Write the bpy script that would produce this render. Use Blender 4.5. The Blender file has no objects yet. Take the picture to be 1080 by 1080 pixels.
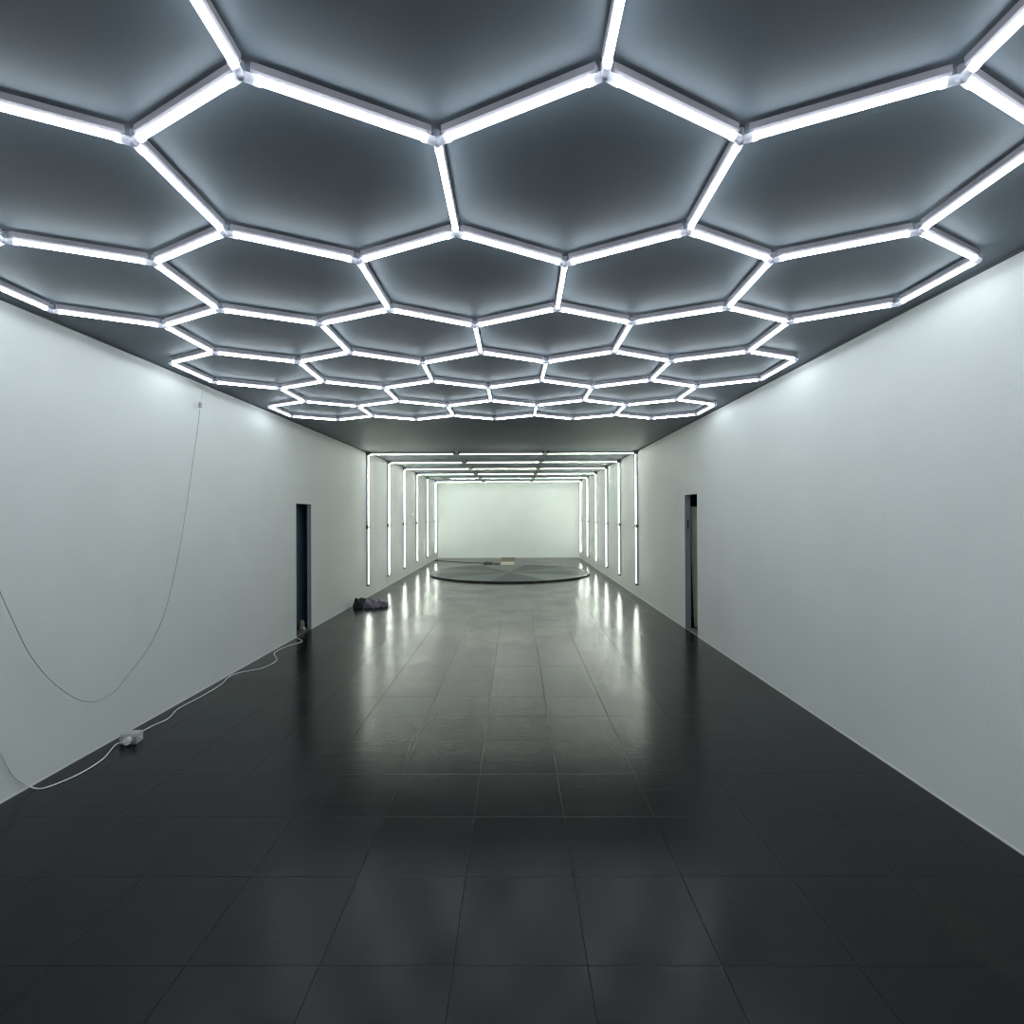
import bpy, bmesh, math, random
from mathutils import Vector, Matrix, noise
random.seed(7)
C = bpy.context.scene.collection
SC = bpy.context.scene

# ---------------------------------------------------------------- camera
EYE = 1.695
cam_d = bpy.data.cameras.new('camera'); cam = bpy.data.objects.new('camera', cam_d); C.objects.link(cam)
cam_d.sensor_width = 36; cam_d.lens = 585.0/1080*36; cam_d.clip_start = .01
PITCH, YAW, ROLL = .0046, -.006, -.0043
def view_dir(a, b, w):
    c, s = math.cos(ROLL), math.sin(ROLL); a, b = c*a+s*b, -s*a+c*b
    x, y, z = a, -b, w
    c, s = math.cos(PITCH), math.sin(PITCH); y, z = c*y+s*z, -s*y+c*z
    c, s = math.cos(YAW), math.sin(YAW); x, z = c*x+s*z, -s*x+c*z
    return Vector((x, z, y))
rt, up, bk = view_dir(1,0,0), -view_dir(0,1,0), -view_dir(0,0,1)
cam.matrix_world = Matrix(((rt.x,up.x,bk.x,0),(rt.y,up.y,bk.y,0),(rt.z,up.z,bk.z,EYE),(0,0,0,1)))
SC.camera = cam

# ---------------------------------------------------------------- world, exposure, lamp strengths
w = bpy.data.worlds.new('world'); SC.world = w; w.use_nodes = True
w.node_tree.nodes['Background'].inputs[0].default_value = (.5,.6,.7,1)
w.node_tree.nodes['Background'].inputs[1].default_value = 0.0
SC.view_settings.view_transform = 'Standard'; SC.view_settings.look = 'None'
SC.view_settings.gamma = 1; SC.view_settings.use_curve_mapping = False
SC.view_settings.exposure = 0.0
HEX_POWER = 16.5; HEX_COLOR = (.87,.96,1.0)
ARCH_POWER = 100.0; ARCH_COLOR = (.92,1.0,.88)
try:
    SC.cycles.use_denoising = True; SC.cycles.max_bounces = 10; SC.cycles.diffuse_bounces = 6
    SC.cycles.use_light_tree = True; SC.cycles.sample_clamp_indirect = 6
    SC.cycles.caustics_reflective = True; SC.cycles.filter_width = 1.1
except Exception: pass

XL, XR, YB, YF, HC = -3.05, 2.505, 21.75, -5.4, EYE+1.30     # room

# ---------------------------------------------------------------- materials
def mat(name, col, rough=.6, metal=0, coat=0, spec=.5, trans=0):
    m = bpy.data.materials.new(name); m.use_nodes = True
    b = m.node_tree.nodes['Principled BSDF']
    b.inputs['Base Color'].default_value = (*col,1); b.inputs['Roughness'].default_value = rough
    b.inputs['Metallic'].default_value = metal; b.inputs['Coat Weight'].default_value = coat
    b.inputs['Specular IOR Level'].default_value = spec; b.inputs['Transmission Weight'].default_value = trans
    return m
def N(m, kind, **kw):
    n = m.node_tree.nodes.new(kind)
    for k, v in kw.items(): setattr(n, k, v)
    return n
def bsdf(m): return m.node_tree.nodes['Principled BSDF']
def add_noise(m, c1, c2, scale=3, detail=5, bump=0, bump_scale=80, rough=None, dist=.01):
    L = m.node_tree.links; tc = N(m,'ShaderNodeTexCoord')
    n = N(m,'ShaderNodeTexNoise'); n.inputs['Scale'].default_value = scale; n.inputs['Detail'].default_value = detail
    r = N(m,'ShaderNodeValToRGB'); r.color_ramp.elements[0].position=.3; r.color_ramp.elements[1].position=.7
    r.color_ramp.elements[0].color=(*c1,1); r.color_ramp.elements[1].color=(*c2,1)
    L.new(tc.outputs['Object'], n.inputs['Vector']); L.new(n.outputs['Fac'], r.inputs['Fac']); L.new(r.outputs['Color'], bsdf(m).inputs['Base Color'])
    if rough:
        mr = N(m,'ShaderNodeMapRange'); mr.inputs['To Min'].default_value=rough[0]; mr.inputs['To Max'].default_value=rough[1]
        L.new(n.outputs['Fac'], mr.inputs['Value']); L.new(mr.outputs['Result'], bsdf(m).inputs['Roughness'])
    if bump:
        n2 = N(m,'ShaderNodeTexNoise'); n2.inputs['Scale'].default_value=bump_scale; n2.inputs['Detail'].default_value=3
        L.new(tc.outputs['Object'], n2.inputs['Vector'])
        bp = N(m,'ShaderNodeBump'); bp.inputs['Strength'].default_value=bump; bp.inputs['Distance'].default_value=dist
        L.new(n2.outputs['Fac'], bp.inputs['Height']); L.new(bp.outputs['Normal'], bsdf(m).inputs['Normal'])
    return m
def emit(name, col, s):
    m = mat(name, (.9,.9,.9), .4); b = bsdf(m)
    b.inputs['Emission Color'].default_value = (*col,1); b.inputs['Emission Strength'].default_value = s
    return m
M = {}
M['wall'] = add_noise(mat('white plaster',(.7,.7,.7),.55), (.66,.68,.665), (.705,.725,.71), 1.3, 6, .25, 60, (.5,.62), .006)
M['wall_back'] = add_noise(mat('brightened white plaster',(.8,.82,.8),.5), (.76,.80,.78), (.80,.84,.82), 1.3, 6, .2, 60)  # wall plaster with colour raised to paint in extra arch light
M['ceiling'] = add_noise(mat('dark painted ceiling',(.1,.1,.1),.6), (.106,.131,.160), (.116,.143,.173), 2.0, 6, .15, 90, (.55,.65), .004)
M['corner_strip'] = mat('dark trim',(.07,.08,.085),.6)
M['skirting'] = mat('white skirting',(.78,.79,.77),.4)
M['hex_glow'] = emit('lit tube cool', HEX_COLOR, HEX_POWER)
M['arch_glow'] = emit('lit tube warm', ARCH_COLOR, ARCH_POWER)
M['dead_tube'] = mat('unlit tube',(.35,.37,.36),.4)
M['housing'] = mat('aluminium housing',(.36,.34,.38),.5,0)
M['connector'] = mat('clear plastic',(.86,.86,.93),.35,0,0,.5,.8)
M['clip'] = mat('grey clip',(.12,.13,.13),.5)
M['jamb'] = add_noise(mat('slate jamb',(.1,.11,.13),.5), (.20,.235,.265), (.24,.275,.305), 5)
M['navy'] = add_noise(mat('navy panel',(.02,.04,.06),.45), (.07,.125,.165), (.09,.15,.195), 4)
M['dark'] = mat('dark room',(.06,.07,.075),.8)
M['tan'] = add_noise(mat('tan board',(.36,.34,.28),.6), (.54,.54,.42), (.62,.61,.49), 3)
M['cable'] = mat('white cable',(.75,.77,.75),.4)
M['cord'] = mat('grey cord',(.40,.42,.44),.5)
M['black'] = mat('black rubber',(.015,.016,.018),.4)
M['white_plastic'] = mat('white plastic',(.72,.74,.72),.3); M['socket'] = mat('pale grey plastic',(.42,.44,.42),.3)
M['grey_plastic'] = mat('grey plastic',(.30,.32,.31),.35)
M['purple'] = add_noise(mat('dusty purple cloth',(.10,.085,.11),.85), (.13,.11,.14), (.36,.29,.37), 14, 5, .6, 60)
M['charcoal'] = add_noise(mat('charcoal cloth',(.03,.03,.03),.85), (.015,.016,.017), (.05,.05,.05), 10)
M['carton'] = add_noise(mat('cardboard',(.36,.34,.26),.7), (.24,.23,.175), (.30,.285,.22), 6)
M['carton_white'] = mat('white carton edge',(.85,.87,.8),.5)
M['bag'] = mat('tan sack',(.30,.27,.20),.8)

def floor_material():
    m = mat('dark floor tiles',(.03,.034,.036),.3,spec=.22); L = m.node_tree.links; b = bsdf(m)
    tc = N(m,'ShaderNodeTexCoord')
    mp = N(m,'ShaderNodeMapping'); mp.inputs['Location'].default_value=(-.265,-2.09,0)
    L.new(tc.outputs['Object'], mp.inputs['Vector'])
    br = N(m,'ShaderNodeTexBrick'); br.offset=0; br.squash=1
    br.inputs['Scale'].default_value=1; br.inputs['Brick Width'].default_value=.505; br.inputs['Row Height'].default_value=.515
    br.inputs['Mortar Size'].default_value=.0026; br.inputs['Mortar Smooth'].default_value=.4
    br.inputs['Color1'].default_value=(0,0,0,1); br.inputs['Color2'].default_value=(1,1,1,1); br.inputs['Mortar'].default_value=(.5,.5,.5,1)
    L.new(mp.outputs['Vector'], br.inputs['Vector'])
    n1 = N(m,'ShaderNodeTexNoise'); n1.inputs['Scale'].default_value=1.1; n1.inputs['Detail'].default_value=2; L.new(tc.outputs['Object'],n1.inputs['Vector'])
    n2 = N(m,'ShaderNodeTexNoise'); n2.inputs['Scale'].default_value=220; n2.inputs['Detail'].default_value=2; L.new(tc.outputs['Object'],n2.inputs['Vector'])
    n3 = N(m,'ShaderNodeTexNoise'); n3.inputs['Scale'].default_value=8; n3.inputs['Detail'].default_value=2; L.new(tc.outputs['Object'],n3.inputs['Vector'])
    mpw = N(m,'ShaderNodeMapping'); mpw.inputs['Scale'].default_value=(2.5,13,1); L.new(tc.outputs['Object'], mpw.inputs['Vector'])
    n4 = N(m,'ShaderNodeTexNoise'); n4.inputs['Scale'].default_value=1; n4.inputs['Detail'].default_value=3; L.new(mpw.outputs['Vector'],n4.inputs['Vector'])
    # colour: base with slow variation, dark seams, a rusty worn patch near the right wall
    r = N(m,'ShaderNodeValToRGB'); r.color_ramp.elements[0].color=(.0042,.0054,.0066,1); r.color_ramp.elements[1].color=(.007,.0086,.0104,1)
    r.color_ramp.elements[0].position=.3; r.color_ramp.elements[1].position=.7
    L.new(n1.outputs['Fac'], r.inputs['Fac'])
    mx = N(m,'ShaderNodeMix',data_type='RGBA'); L.new(br.outputs['Fac'], mx.inputs['Factor']); L.new(r.outputs['Color'], mx.inputs['A']); mx.inputs['B'].default_value=(.003,.0033,.0036,1)
    # stain mask
    g = N(m,'ShaderNodeVectorMath',operation='SUBTRACT'); L.new(tc.outputs['Object'], g.inputs[0]); g.inputs[1].default_value=(1.86,2.25,0)
    g2 = N(m,'ShaderNodeVectorMath',operation='MULTIPLY'); L.new(g.outputs[0], g2.inputs[0]); g2.inputs[1].default_value=(3.2,3.6,0)
    g3 = N(m,'ShaderNodeVectorMath',operation='LENGTH'); L.new(g2.outputs[0], g3.inputs[0])
    mr = N(m,'ShaderNodeMapRange'); L.new(g3.outputs['Value'], mr.inputs['Value']); mr.inputs['From Min'].default_value=1; mr.inputs['From Max'].default_value=0
    mm = N(m,'ShaderNodeMath',operation='MULTIPLY'); L.new(mr.outputs['Result'], mm.inputs[0]); 
    n3r = N(m,'ShaderNodeMapRange'); L.new(n3.outputs['Fac'], n3r.inputs['Value']); n3r.inputs['From Min'].default_value=.45; n3r.inputs['From Max'].default_value=.65
    L.new(n3r.outputs['Result'], mm.inputs[1])
    mx2 = N(m,'ShaderNodeMix',data_type='RGBA'); L.new(mm.outputs[0], mx2.inputs['Factor']); L.new(mx.outputs['Result'], mx2.inputs['A']); mx2.inputs['B'].default_value=(.022,.014,.011,1)
    L.new(mx2.outputs['Result'], b.inputs['Base Color'])
    # roughness
    m1 = N(m,'ShaderNodeMapRange'); L.new(n1.outputs['Fac'], m1.inputs['Value']); m1.inputs['From Min'].default_value=.3; m1.inputs['From Max'].default_value=.7; m1.inputs['To Min'].default_value=.17; m1.inputs['To Max'].default_value=.23
    m2 = N(m,'ShaderNodeMath',operation='MULTIPLY_ADD'); L.new(br.outputs['Color'], m2.inputs[0]); m2.inputs[1].default_value=.025; L.new(m1.outputs['Result'], m2.inputs[2])
    m3 = N(m,'ShaderNodeMath',operation='MULTIPLY_ADD'); L.new(br.outputs['Fac'], m3.inputs[0]); m3.inputs[1].default_value=.10; L.new(m2.outputs[0], m3.inputs[2])
    L.new(m3.outputs[0], b.inputs['Roughness'])
    sp = N(m,'ShaderNodeMapRange'); L.new(br.outputs['Fac'], sp.inputs['Value']); sp.inputs['To Min'].default_value=.22; sp.inputs['To Max'].default_value=.12
    L.new(sp.outputs['Result'], b.inputs['Specular IOR Level'])
    # bump: seams, grain and gentle unevenness
    h = N(m,'ShaderNodeMath',operation='MULTIPLY_ADD'); L.new(br.outputs['Fac'], h.inputs[0]); h.inputs[1].default_value=-.8
    h0 = N(m,'ShaderNodeMath',operation='MULTIPLY'); L.new(n2.outputs['Fac'], h0.inputs[0]); h0.inputs[1].default_value=.12; 
    h1 = N(m,'ShaderNodeMath',operation='MULTIPLY_ADD'); L.new(n4.outputs['Fac'], h1.inputs[0]); h1.inputs[1].default_value=.9; L.new(h0.outputs[0], h1.inputs[2])
    L.new(h1.outputs[0], h.inputs[2])
    bp = N(m,'ShaderNodeBump'); bp.inputs['Strength'].default_value=.35; bp.inputs['Distance'].default_value=.003
    L.new(h.outputs[0], bp.inputs['Height']); L.new(bp.outputs['Normal'], b.inputs['Normal'])
    return m
M['floor'] = floor_material()

# ---------------------------------------------------------------- helpers
def add_box(bm, x0,x1,y0,y1,z0,z1, rot=None, bevel=0):
    r = bmesh.ops.create_cube(bm, size=1)['verts']
    c = Vector(((x0+x1)/2,(y0+y1)/2,(z0+z1)/2))
    for v in r:
        p = Vector((v.co.x*(x1-x0), v.co.y*(y1-y0), v.co.z*(z1-z0)))
        if rot: p = rot @ p
        v.co = p+c
    if bevel:
        es = list({e for v in r for e in v.link_edges})
        bmesh.ops.bevel(bm, geom=es, offset=bevel, segments=3, affect='EDGES', profile=.6)
def frame_of(d):
    d = d.normalized(); u = Vector((0,0,1)) if abs(d.z)<.9 else Vector((1,0,0))
    s = d.cross(u).normalized(); return d, s, s.cross(d).normalized()
def sweep(bm, pts, rad, seg=8, closed_ends=True):
    pts = [Vector(p) for p in pts]; rings=[]; s_prev=None
    for i,p in enumerate(pts):
        d = (pts[min(i+1,len(pts)-1)]-pts[max(i-1,0)]).normalized()
        if s_prev is None: _, s, _ = frame_of(d)
        else: s = (s_prev - d*s_prev.dot(d)).normalized()
        s_prev = s; t = d.cross(s)
        r = rad(i/(len(pts)-1)) if callable(rad) else rad
        rings.append([bm.verts.new(p+(s*math.cos(a)+t*math.sin(a))*r) for a in [2*math.pi*k/seg for k in range(seg)]])
    for a,b in zip(rings,rings[1:]):
        for k in range(seg): bm.faces.new((a[k],a[(k+1)%seg],b[(k+1)%seg],b[k]))
    if closed_ends: bm.faces.new(rings[0][::-1]); bm.faces.new(rings[-1])
def extrude_profile(bm, a, b, prof, out):
    """prof: 2-D outline (side, outward); out = direction away from the mounting surface"""
    a, b = Vector(a), Vector(b); d = (b-a).normalized(); out = Vector(out).normalized(); s = d.cross(out).normalized()
    r0=[bm.verts.new(a+s*x+out*y) for x,y in prof]; r1=[bm.verts.new(b+s*x+out*y) for x,y in prof]
    n=len(prof)
    for k in range(n): bm.faces.new((r0[k],r0[(k+1)%n],r1[(k+1)%n],r1[k]))
    bm.faces.new(r0[::-1]); bm.faces.new(r1)
def spline(pts, n=8):
    P=[Vector(p) for p in pts]; P=[P[0]*2-P[1]]+P+[P[-1]*2-P[-2]]; out=[]
    for i in range(1,len(P)-2):
        for k in range(n):
            t=k/n; a,b,c,d=P[i-1],P[i],P[i+1],P[i+2]
            out.append(.5*((2*b)+(c-a)*t+(2*a-5*b+4*c-d)*t*t+(3*b-a-3*c+d)*t**3))
    out.append(P[-2]); return out
def obj(name, bm, m, parent=None, smooth=False, loc=None):
    me = bpy.data.meshes.new(name); bmesh.ops.recalc_face_normals(bm, faces=bm.faces)
    bm.to_mesh(me); bm.free()
    o = bpy.data.objects.new(name, me); C.objects.link(o)
    if m is not None: me.materials.append(m)
    if smooth:
        for p in me.polygons: p.use_smooth=True
    if parent: o.parent = parent; 
    if loc: o.location = loc
    return o
def thing(name, label, cat, loc=(0,0,0), rotz=0, group=None):
    o = bpy.data.objects.new(name, None); C.objects.link(o); o.empty_display_size=.1
    o.location = loc; o.rotation_euler=(0,0,rotz); o['label']=label; o['category']=cat
    if group: o['group']=group
    return o
def tag(o, label, cat, group=None):
    o['label']=label; o['category']=cat
    if group: o['group']=group
    return o
def struct(name, bm, m, label=None, **kw):
    o = obj(name, bm, m, **kw); o['kind']='structure'
    if label: o['label']=label
    return o
def smooth_by(o, ang=35):
    for p in o.data.polygons: p.use_smooth=True
    try:
        o.data.set_sharp_from_angle(angle=math.radians(ang))
    except Exception: pass
    return o

# ---------------------------------------------------------------- the room
TL, TR = .062, .085                                      # thickness of the side walls at the openings
DL = (7.70, 8.27, EYE+.168)                   # left opening: y0, y1, top
DR = (7.66, 8.22, EYE+.278)                   # right opening
def wall_with_hole(x0,x1,hole):
    bm = bmesh.new(); y0,y1,zt = hole
    add_box(bm,x0,x1,YF,y0,0,HC); add_box(bm,x0,x1,y1,YB,0,HC); add_box(bm,x0,x1,y0,y1,zt,HC); return bm
bm = bmesh.new(); add_box(bm,XL-1.4,XR+1.4,YF-.2,YB+.2,-.1,0); struct('floor',bm,M['floor'],'dark glossy floor of square tiles')
bm = bmesh.new(); add_box(bm,XL-1.4,XR+1.4,YF-.2,YB+.2,HC,HC+.1); struct('ceiling',bm,M['ceiling'],'dark grey painted ceiling')
struct('wall_left',wall_with_hole(XL-TL,XL,DL),M['wall'],'long white plaster wall on the left')
struct('wall_right',wall_with_hole(XR,XR+TR,DR),M['wall'],'long white plaster wall on the right')
bm = bmesh.new(); add_box(bm,XL-TL,XR+TR,YB,YB+.1,0,HC); struct('wall_back',bm,M['wall_back'],'white end wall behind the lit arches')
bm = bmesh.new(); add_box(bm,XL-TL,XR+TR,YF-.1,YF,0,HC); struct('wall_front',bm,M['wall'])
bm = bmesh.new(); add_box(bm,XL,XR,YB-.012,YB,0,.05); struct('baseboard_back',bm,M['skirting'])
bm = bmesh.new(); add_box(bm,XL,XL+.003,YF,DL[0],0,.012); add_box(bm,XL,XL+.003,DL[1],YB-.012,0,.012); struct('baseboard_left',bm,M['skirting'])
bm = bmesh.new(); add_box(bm,XR-.003,XR,YF,DR[0],0,.012); add_box(bm,XR-.003,XR,DR[1],YB-.012,0,.012); struct('baseboard_right',bm,M['skirting'])
bm = bmesh.new(); add_box(bm,XL,XL+.004,YF,YB,HC-.014,HC); struct('corner_strip_1',bm,M['corner_strip'])  # thin dark strip where each side wall meets the ceiling
bm = bmesh.new(); add_box(bm,XR-.004,XR,YF,YB,HC-.014,HC); struct('corner_strip_2',bm,M['corner_strip'])

# openings: linings and the little dark rooms behind them
def opening(n, side, hole):
    y0,y1,zt = hole; xa = XL if side<0 else XR; s = side; T = TL if side<0 else TR
    bm = bmesh.new()
    def bx(xi,xo,*r): add_box(bm, min(xa+s*xi,xa+s*xo), max(xa+s*xi,xa+s*xo), *r)
    bx(0.001,T, y1-.004,y1+.012, 0,zt); bx(0.001,T, y0-.012,y0+.004, 0,zt); bx(0.001,T, y0,y1, zt-.004,zt+.012)
    d = struct(f'door_{n}', bm, M['jamb'], 'narrow open doorway lining in the %s wall'%('left' if s<0 else 'right'))
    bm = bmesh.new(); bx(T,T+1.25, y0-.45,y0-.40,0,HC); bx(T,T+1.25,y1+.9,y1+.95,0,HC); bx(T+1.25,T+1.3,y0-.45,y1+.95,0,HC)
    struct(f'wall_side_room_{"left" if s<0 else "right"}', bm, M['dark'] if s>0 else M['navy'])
    return d
d1 = opening(1,-1,DL); d2 = opening(2,1,DR)
bm = bmesh.new(); add_box(bm,XR+.035,XR+.055,DR[1]-.010,DR[1]-.004,EYE-.22,EYE-.09,bevel=.001); obj('strike_plate',bm,M['black'],d2)
bm = bmesh.new(); add_box(bm,XL-TL-.12,XL+.0,DL[0]+.004,DL[1]-.004,0,.012,bevel=.003); obj('threshold',bm,mat('grey threshold',(.10,.105,.11),.5),d1)
bm = bmesh.new(); add_box(bm,XL-.24,XL-.20,DL[0]-.1,DL[1]+.42,.015,2.0,bevel=.002); obj('door_leaf',bm,M['navy'],d1)
bm = bmesh.new(); add_box(bm,XR+.0,XR+TR+.05,DR[0]+.004,DR[1]-.004,0,.01,bevel=.002); obj('threshold',bm,mat('tan threshold',(.20,.20,.16),.5),d2)

# ---------------------------------------------------------------- honeycomb light
HT = HC-.052                                   # height of the tube centres
def tube_profiles(r=.0115):
    diff=[(r*math.sin(math.radians(a)), r*math.cos(math.radians(a))) for a in range(-140,141,20)]
    hous=[(-.0078,-.009),(.0078,-.009),(.0132,-.018),(.0132,-.040),(-.0132,-.040),(-.0132,-.018)]
    return diff, hous
DIFF, HOUS = tube_profiles()
DIFF2 = [(.0085*math.sin(math.radians(a)), .0085*math.cos(math.radians(a))) for a in range(-75,76,15)]
def tube(parent, a, b, out, glow, gap=(.037,.037), dead=None, hous=HOUS, diff=DIFF):
    a,b = Vector(a),Vector(b); d=(b-a).normalized(); a=a+d*gap[0]; b=b-d*gap[1]
    bm=bmesh.new(); extrude_profile(bm,a,b,diff,out); t=obj('light_tube',bm,glow,parent); smooth_by(t)
    bm=bmesh.new(); extrude_profile(bm,a-d*.012,b+d*.012,hous,out); obj('tube_housing',bm,M['housing'],t)
    return t
OBS = {(0,-2,'n'): (-0.772,1.560), (0,0,'n'): (0.260,1.572), (0,2,'n'): (1.288,1.594), (0,-3,'f'): (-1.267,1.835), (0,-1,'f'): (-0.256,1.848), (0,1,'f'): (0.760,1.851), (1,-3,'n'): (-1.277,2.433), (1,-1,'n'): (-0.257,2.452), (1,1,'n'): (0.770,2.451), (1,3,'n'): (1.797,2.465), (1,-5,'n'): (-2.302,2.482), (1,-4,'f'): (-1.778,2.718), (1,-2,'f'): (-0.765,2.713), (1,0,'f'): (0.253,2.760), (1,2,'f'): (1.269,2.734), (1,4,'f'): (2.295,2.750), (2,-6,'n'): (-2.808,3.339), (2,-4,'n'): (-1.794,3.342), (2,-2,'n'): (-0.764,3.360), (2,0,'n'): (0.261,3.362), (2,2,'n'): (1.296,3.365), (2,4,'n'): (2.291,3.321), (2,-5,'f'): (-2.300,3.621), (2,-3,'f'): (-1.265,3.604), (2,-1,'f'): (-0.261,3.659), (2,1,'f'): (0.764,3.623), (2,3,'f'): (1.790,3.624), (3,-5,'n'): (-2.304,4.222), (3,-3,'n'): (-1.272,4.243), (3,-1,'n'): (-0.261,4.264), (3,1,'n'): (0.766,4.260), (3,3,'n'): (1.807,4.282), (3,-6,'f'): (-2.808,4.505), (3,-4,'f'): (-1.758,4.499), (3,-2,'f'): (-0.755,4.550), (3,0,'f'): (0.258,4.543), (3,2,'f'): (1.273,4.537), (3,4,'f'): (2.283,4.503)}
LAT = [(.5113,.0024),(-.0022,.902),(.0016,-.2781),(.2584,1.8403)]
def vert(r,k,t):
    if (r,k,t) in OBS: x,y = OBS[(r,k,t)]
    else:
        q=(k,r,1 if t=='n' else 0,1); x=sum(a*b[0] for a,b in zip(q,LAT)); y=sum(a*b[1] for a,b in zip(q,LAT))
    return Vector((x,y,HT))
edges=set(); 
for c in range(-5,7):
    for m in ((-5,-3,-1,1,3) if c%2==0 else (-4,-2,0,2)):
        ring=[(c-1,m-1,'f'),(c-1,m,'n'),(c-1,m+1,'f'),(c,m+1,'n'),(c,m,'f'),(c,m-1,'n')]
        for i in range(6): edges.add(tuple(sorted((ring[i],ring[(i+1)%6]))))
hexl = thing('hexagon_light','large honeycomb of cool white light tubes fixed under the dark ceiling','ceiling light',(-.25,3.6,HC))
hexl_parts=[]
def in_view(p):
    q = cam.matrix_world.inverted() @ p
    if q.z>-.05: return False
    u,v = 585*q.x/-q.z, 585*q.y/-q.z
    return abs(u)<560 and abs(v)<560
def sub_local(o, root):
    o.parent = root; o.matrix_parent_inverse = Matrix.Translation(-root.location)
off_t, off_h = bmesh.new(), bmesh.new(); nodes={}
for e in sorted(edges):
    a,b = vert(*e[0]), vert(*e[1])
    for k,p,q in ((e[0],a,b),(e[1],b,a)): nodes.setdefault(k,[]).append((q-p).normalized())
    if any(in_view(a.lerp(b,t/8)) for t in range(9)):
        t = tube(None,a,b,(0,0,-1),M['hex_glow']); sub_local(t,hexl)
    else:
        d=(b-a).normalized(); extrude_profile(off_t,a+d*.037,b-d*.037,DIFF,(0,0,-1)); extrude_profile(off_h,a+d*.028,b-d*.028,HOUS,(0,0,-1))
t=obj('light_tube',off_t,M['hex_glow']); sub_local(t,hexl); t['kind']='stuff'
h=obj('tube_housing',off_h,M['housing'],t); h['kind']='stuff'
off_c = bmesh.new()
def connector_into(bm,p,dirs):
    for d in dirs:
        sweep(bm,[p+Vector((0,0,-.001)),p+d*.03+Vector((0,0,-.001)),p+d*.041+Vector((0,0,-.001))],.0138,12)
        sweep(bm,[p+d*.041,p+d*.052],.0146,12)
    r = bmesh.ops.create_uvsphere(bm,u_segments=14,v_segments=8,radius=.0155)
    for v in r['verts']: v.co += p
    sweep(bm,[p+Vector((0,0,.005)),p+Vector((0,0,.035))],.012,10)
for k,dirs in sorted(nodes.items()):
    p = vert(*k)
    if in_view(p):
        bm=bmesh.new(); connector_into(bm,p,dirs); o=obj('connector',bm,M['connector']); smooth_by(o); sub_local(o,hexl)
    else: connector_into(off_c,p,dirs)
o=obj('connector',off_c,M['connector']); sub_local(o,hexl); o['kind']='stuff'; smooth_by(o)

# ---------------------------------------------------------------- six lit arches at the far end
AY=[11.33,13.19,15.03,16.98,18.97,20.88]
ALAB=['lit tube arch nearest the camera, first of the row spanning both walls and ceiling',
 'second lit tube arch from the camera, just behind the nearest one',
 'third lit tube arch from the camera, over the front of the round floor platform',
 'fourth lit tube arch from the camera, beyond the middle of the round platform',
 'fifth lit tube arch, its left ceiling tube only half lit',
 'sixth lit tube arch, the farthest, just in front of the end wall']
xl, xr, zc = XL+.04, XR-.04, HC-.055
HOUS2=[(-.0165,.004),(.0165,.004),(.0165,-.002),(.012,-.032),(-.012,-.032),(-.0165,-.002)]
for i,y in enumerate(AY):
    root = thing('light_arch',ALAB[i],'tube light',(0,y,0),0,None)
    z0,zj = .255, EYE-.245
    P=[((xl,0,z0),(xl,0,zj),(1,0,0)),((xl,0,zj),(xl,0,zc),(1,0,0)),((xr,0,z0),(xr,0,zj),(-1,0,0)),((xr,0,zj),(xr,0,zc),(-1,0,0)),
       ((xl,0,zc),(-1.20,0,zc),(0,0,-1)),((-1.20,0,zc),(.62,0,zc),(0,0,-1)),((.62,0,zc),(xr,0,zc),(0,0,-1))]
    for j,(a,b,out) in enumerate(P):
        if i==4 and j==4:
            mid=(-2.2,0,zc)
            t=tube(root,mid,b,out,M['arch_glow'],(0,.07),hous=HOUS2,diff=DIFF2); t['label']='lit half of the left ceiling tube'
            t=tube(root,a,mid,out,M['dead_tube'],(.05,0),hous=HOUS2,diff=DIFF2); t['label']='unlit half of the left ceiling tube'
        else: tube(root,a,b,out,M['arch_glow'],(.045 if out[2]==0 else (.07 if j>4 else .05),.045 if out[2]==0 else (.07 if j<6 else .05)),hous=HOUS2,diff=DIFF2)
    for x in (-1.20,.62):      # ceiling joints: paired clips with a short bridge
        bm=bmesh.new()
        for s in (-1,1): add_box(bm,x+s*.055-.018,x+s*.055+.018,-.03,.03,zc-.022,HC,bevel=.003)
        add_box(bm,x-.05,x+.05,-.010,.010,zc-.008,zc+.012); obj('ceiling_clip',bm,M['clip'],root)
    for x,s in ((xl,1),(xr,-1)):
        for nm,z in (('wall_clip',zj),('end_cap',z0)):
            bm=bmesh.new(); h=.032 if nm=='wall_clip' else .012
            add_box(bm,*sorted((x-s*.04,x+s*.022)),-.028,.028,z-h,z+h,bevel=.004)
            if nm=='wall_clip':
                add_box(bm,*sorted((x-s*.04,x-s*.028)),-.06,.06,z-.010,z+.010,bevel=.002)
            obj(nm,bm,M['clip'],root)
        bm=bmesh.new(); add_box(bm,*sorted((x-s*.04,x+s*.05)),-.022,.022,zc-.025,HC,bevel=.006)
        obj('corner_joint',bm,M['clip'],root)

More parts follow.
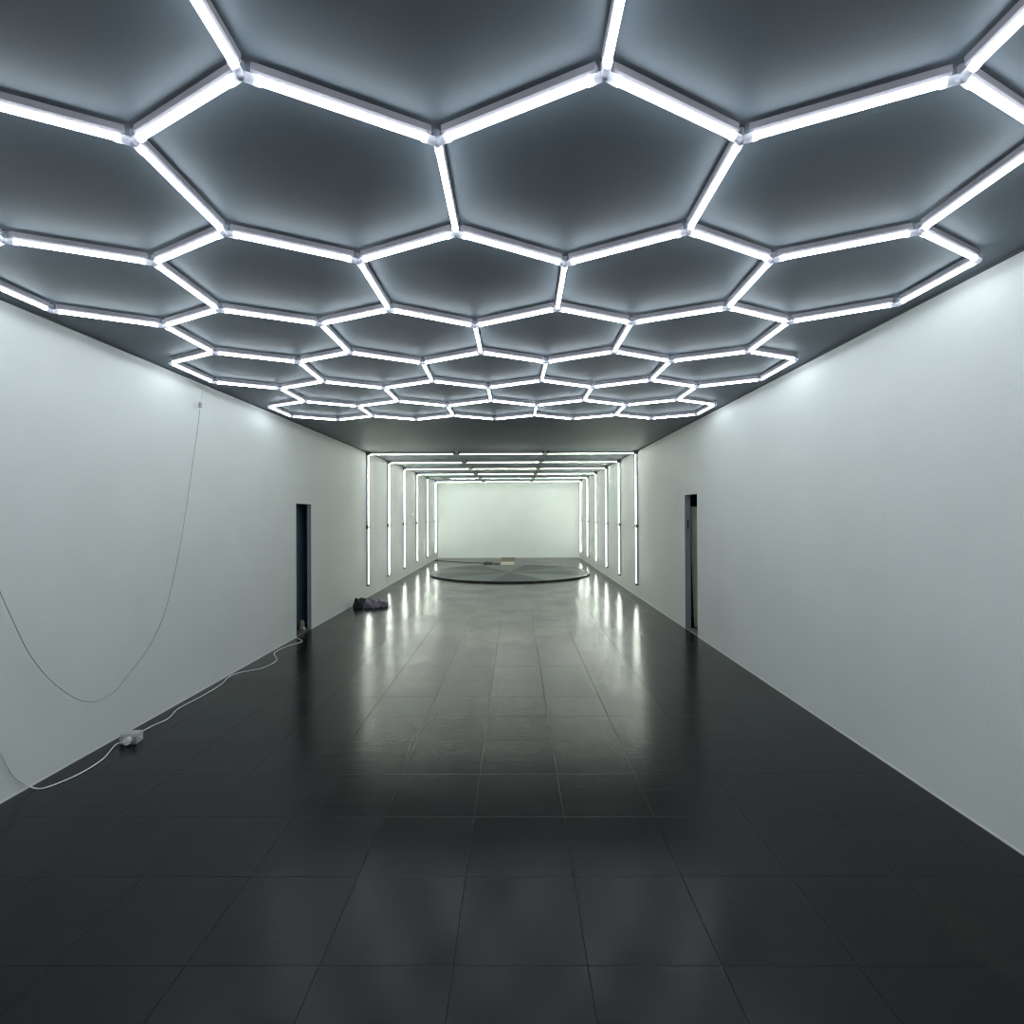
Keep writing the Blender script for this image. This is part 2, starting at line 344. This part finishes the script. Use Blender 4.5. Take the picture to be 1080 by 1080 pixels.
# ---------------------------------------------------------------- round platform (turntable)
cx, cy, R = -.17, 15.95, 2.28
pl = thing('turntable','large round dark platform with radial wedges on the floor beneath the arches','platform',(cx,cy,0))
bm=bmesh.new(); n=96
prof=[(R,0),(R,.04),(R-.008,.047),(R-.03,.047),(R-.03,0)]
rings=[[bm.verts.new((r*math.cos(2*math.pi*k/n),r*math.sin(2*math.pi*k/n),z)) for k in range(n)] for r,z in prof]
for a,b in zip(rings,rings[1:]+rings[:1]):
    for k in range(n): bm.faces.new((a[k],a[(k+1)%n],b[(k+1)%n],b[k]))
rim=obj('rim',bm,mat('black rim',(.012,.014,.016),.25),pl); smooth_by(rim)
pm=[add_noise(mat('steel plate %d'%i,c,.4,0,spec=.08),tuple(q*.9 for q in c),tuple(q*1.1 for q in c),3,4,0,80,(r,r+.06)) for i,(c,r) in enumerate((((.060,.073,.074),.34),((.040,.050,.052),.38),((.085,.10,.10),.32)))]
ns=10
for k in range(ns):
    a0,a1=2*math.pi*(k+.18)/ns,2*math.pi*(k+1.18)/ns; g=.004; bm=bmesh.new()
    top=[bm.verts.new((0,0,.045))]+[bm.verts.new(((R-.032)*math.cos(a0+(a1-a0)*q/14),(R-.032)*math.sin(a0+(a1-a0)*q/14),.045)) for q in range(15)]
    bot=[bm.verts.new((v.co.x,v.co.y,.02)) for v in top]
    bm.faces.new(top); bm.faces.new(bot[::-1])
    for q in range(len(top)): bm.faces.new((top[q],bot[q],bot[(q+1)%len(top)],top[(q+1)%len(top)]))
    obj('deck_wedge',bm,pm[[0,1,2,1,0,1,0,1,2,1][k]],pl)

# ---------------------------------------------------------------- things behind and on the platform
def X(u,y): return (u-543.4)/585*y
# open carton
ct = thing('cardboard_box','small open tan cardboard box with a white front edge near the end wall','box',(X(535,18.45),18.55,0))
bm=bmesh.new(); W,D,Hh=.235,.17,.18
add_box(bm,-W,W,-D,D,0,.01); add_box(bm,-W,W,-D,-D+.008,0,.055+.0); add_box(bm,-W,W,D-.008,D,0,Hh); add_box(bm,-W,-W+.008,-D,D,0,Hh*.8); add_box(bm,W-.008,W,-D,D,0,Hh*.8)
obj('body',bm,M['carton'],ct)
bm=bmesh.new(); add_box(bm,-W,W-.015,-D-.008,-D,0,.055); obj('front_edge',bm,M['carton_white'],ct)
bm=bmesh.new(); add_box(bm,-W+.02,W+.02,-.004,.004,-.04,.04,rot=Matrix.Rotation(.5,3,'X'))
obj('lid_flap',bm,M['carton'],ct).location=(0,D+.02,Hh+.03)
bm=bmesh.new(); add_box(bm,-W+.01,W-.01,-D+.01,D-.01,.01,Hh*.55,bevel=.01); obj('packing',bm,M['tan'],ct)
# handheld tool
tl = thing('power_tool','small black tool lying on the floor left of the cardboard box','tool',(X(515,19.0),19.0,0),.1)
bm=bmesh.new(); sweep(bm,[(-.16,0,.04),(-.12,0,.045),(.02,0,.045),(.14,0,.038)],lambda t:.038-.012*abs(t-.4),12); o=obj('body',bm,M['black'],tl); smooth_by(o,50)
bm=bmesh.new(); add_box(bm,-.05,.06,-.10,-.03,.012,.05,bevel=.01); obj('handle',bm,M['black'],tl)
bm=bmesh.new(); sweep(bm,[(-.16,0,.04),(-.21,0,.036)],.014,10); obj('nozzle',bm,M['clip'],tl)
bm=bmesh.new(); sweep(bm,spline([(X(519,19)+.02,19.05,.03),(X(523,19),19.0,.02),(X(527,19),18.85,.03),(-.512,18.6,.07)]),.016,8)
tag(obj('black_cord',bm,M['black'],smooth=True),'thick black cord from the tool into the cardboard box','cord')
bm=bmesh.new(); sweep(bm,spline([(XL+.03,20.6,.01),(-2.6,20.2,.009),(-2.1,19.9,.009),(-1.7,19.6,.009),(-1.3,19.55,.009),(X(511,19.2),19.15,.009)]),.009,6)
tag(obj('extension_lead',bm,M['black'],smooth=True),'thin black lead along the floor behind the round platform to the tool','cord')

# crumpled bundle against the left wall
bl = thing('cloth_bundle','crumpled heap of dusty purple and charcoal cloth on the floor by the left wall','bundle',(-2.74,10.25,0))
def lump(sx,sy,sz,seed,amp,flat=.0):
    bm=bmesh.new(); bmesh.ops.create_icosphere(bm,subdivisions=5,radius=1)
    for v in bm.verts:
        d=v.co.normalized(); q=d*1.6+Vector((seed,seed*2,0))
        f=1+amp*noise.fractal(q,1,2,5)+amp*.5*(1-abs(noise.noise(q*2.5))*2)
        v.co=Vector((d.x*sx*f,d.y*sy*f,max(0.0,d.z+.05)**.8*sz*f))
    return bm
o=obj('cloth',lump(.19,.16,.12,3,.4),M['purple'],bl,True); o.location=(.05,0,0)
o=obj('dark_cloth',lump(.11,.12,.145,9,.35),M['charcoal'],bl,True); o.location=(-.12,-.03,0)
bm=bmesh.new()
for k in range(40):
    a=random.uniform(-.5,.9); l=random.uniform(.15,.33); z=random.uniform(.01,.07)
    pts=[(.12,random.uniform(-.1,.1),z+.02),(.12+l*.5*math.cos(a*.4),.5*l*math.sin(a)+random.uniform(-.03,.03),z+.02),(.10+l*math.cos(a*.6),l*math.sin(a),max(.006,z*random.uniform(.1,1)))]
    sweep(bm,spline(pts,5),lambda t:.011*(1-t)+.004,5)
obj('loose_strands',bm,M['purple'],bl,True)['kind']='stuff'
bm=bmesh.new(); add_box(bm,-.02,.02,-.02,.02,0,.035,bevel=.006); bmesh.ops.translate(bm,verts=bm.verts,vec=(-.03,.0,.115)); obj('knob',bm,M['black'],bl)

# ---------------------------------------------------------------- double socket and its cables by the left wall
sk = thing('power_socket','pale grey extension socket block with white plug on the floor against the left wall','socket',(-2.885,4.15,0),.12)
sk.scale=(.86,.9,.9)
bm=bmesh.new(); add_box(bm,-.072,.072,-.05,.05,0,.085,bevel=.010); o=obj('body',bm,M['socket'],sk); smooth_by(o)
bm=bmesh.new(); add_box(bm,-.066,-.030,-.057,-.048,.012,.068,bevel=.003); obj('socket_face',bm,M['grey_plastic'],sk)
bm=bmesh.new(); add_box(bm,.032,.069,-.057,-.048,.012,.068,bevel=.003); obj('socket_face',bm,M['grey_plastic'],sk)
bm=bmesh.new(); r=bmesh.ops.create_cone(bm,cap_ends=True,segments=24,radius1=.03,radius2=.025,depth=.05)
for v in r['verts']: v.co=Vector((v.co.x+.012,v.co.z-.073,v.co.y+.042))
o=obj('plug',bm,M['white_plastic'],sk); smooth_by(o)
def G(u,v,h=.006):                               # a point on the floor seen there when the shot was taken
    d=view_dir(u-540,v-540,585); t=(h-EYE)/d.z; p=Vector((0,0,EYE))+d*t; p.x=max(p.x,XL+.012); return p
def Wl(u,v,x=XL+.014):
    d=view_dir(u-540,v-540,585); return Vector((0,0,EYE))+d*(x/d.x)
pts=[Wl(-70,560),Wl(-40,690),Wl(-15,760),Wl(0,791),Wl(12,815.5),Wl(24,825.5)]+[G(38,831.5),G(52,829.5),G(82,817),G(108,801),G(122,785.5,.012)]
for p in pts[:6]: p.z=max(p.z,.008)
pts.append(Vector((-2.866,4.056,.04)))
bm=bmesh.new(); sweep(bm,spline(pts),.0048,8)
tag(obj('power_cable',bm,M['cable'],smooth=True),'white cable curving down the left wall and over the floor to the socket block','cable')
pts=[Vector((-2.818,4.158,.036)),G(148,773,.02),G(160,766),G(177,758),G(186,749),G(196,743),G(215,733),G(233,722),G(240,715),G(249,710.5),G(262,707.5),G(275,705),G(286,700.5),G(292,695.5),G(289,689.5),G(296,684.5),G(306,680.5),G(316,677.5),G(318.5,675.5),G(312.5,672.6),Vector((XL-.10,7.72,.016)),Vector((XL-.3,7.78,.007))]
bm=bmesh.new(); sweep(bm,spline(pts),.0048,8)
tag(obj('power_cable',bm,M['cable'],smooth=True),'white cable wandering along the foot of the left wall from socket block to doorway','cable')
# thin cord hanging from the honeycomb and swagged along the left wall
hx = XL+.045
pts=[Vector((XL+.06,5.22,HC-.05)),Wl(214.5,408,XL+.055),Wl(211.5,424,hx)]
ch = thing('hanging_cord','thin grey cord hanging from the honeycomb light in a loop before the left wall','cord',Wl(211,427,hx))
def rel(o,root=ch): o.parent=root; o.matrix_parent_inverse=Matrix.Translation(-root.location); return o
bm=bmesh.new(); sweep(bm,spline(pts),.0042,6); rel(obj('upper_lead',bm,M['cable'],smooth=True))
bm=bmesh.new(); p=Wl(211,427,hx); add_box(bm,p.x-.012,p.x+.012,p.y-.016,p.y+.016,p.z-.028,p.z+.022,bevel=.005); rel(obj('coupler',bm,M['grey_plastic']))
lp=[(211,431),(208,455),(203,490),(197.5,530),(190,575),(182,615),(174,645),(166.6,664),(153,689),(134.5,713),(122,728),(107,737.6),(92,739.8),(76,734.5),(52,716),(30.6,688.7),(15.3,658),(0,624),(-20,575),(-50,500)]
bm=bmesh.new(); sweep(bm,spline([Wl(u,v,hx) for u,v in lp]),.0034,6); rel(obj('lead',bm,M['cord'],smooth=True))

# ---------------------------------------------------------------- behind the openings
# tan board leaning inside the right side room
bd = thing('leaning_board','tall tan board leaning inside the right doorway','board',(2.63,8.38,0),math.atan2(-.23,.32))
bm=bmesh.new(); add_box(bm,0,.34,0,.016,.0,1.80,bevel=.003)
for v in bm.verts: v.co.x += .055*(1-v.co.z/1.8)
obj('panel',bm,M['tan'],bd)
# clutter inside the left opening
o=obj('sack',lump(.036,.036,.12,5,.12),M['bag'],None,True); o.location=(XL-.125,8.225,.012)
tag(o,'small lumpy tan sack on the floor inside the left doorway','sack')
bm=bmesh.new(); add_box(bm,-.012,.012,-.012,.012,0,.035,bevel=.004); o=obj('plastic_cap',bm,M['white_plastic']); o.location=(XL-.072,8.17,.012)
tag(o,'tiny white plastic piece beside the tan sack in the left doorway','clutter')
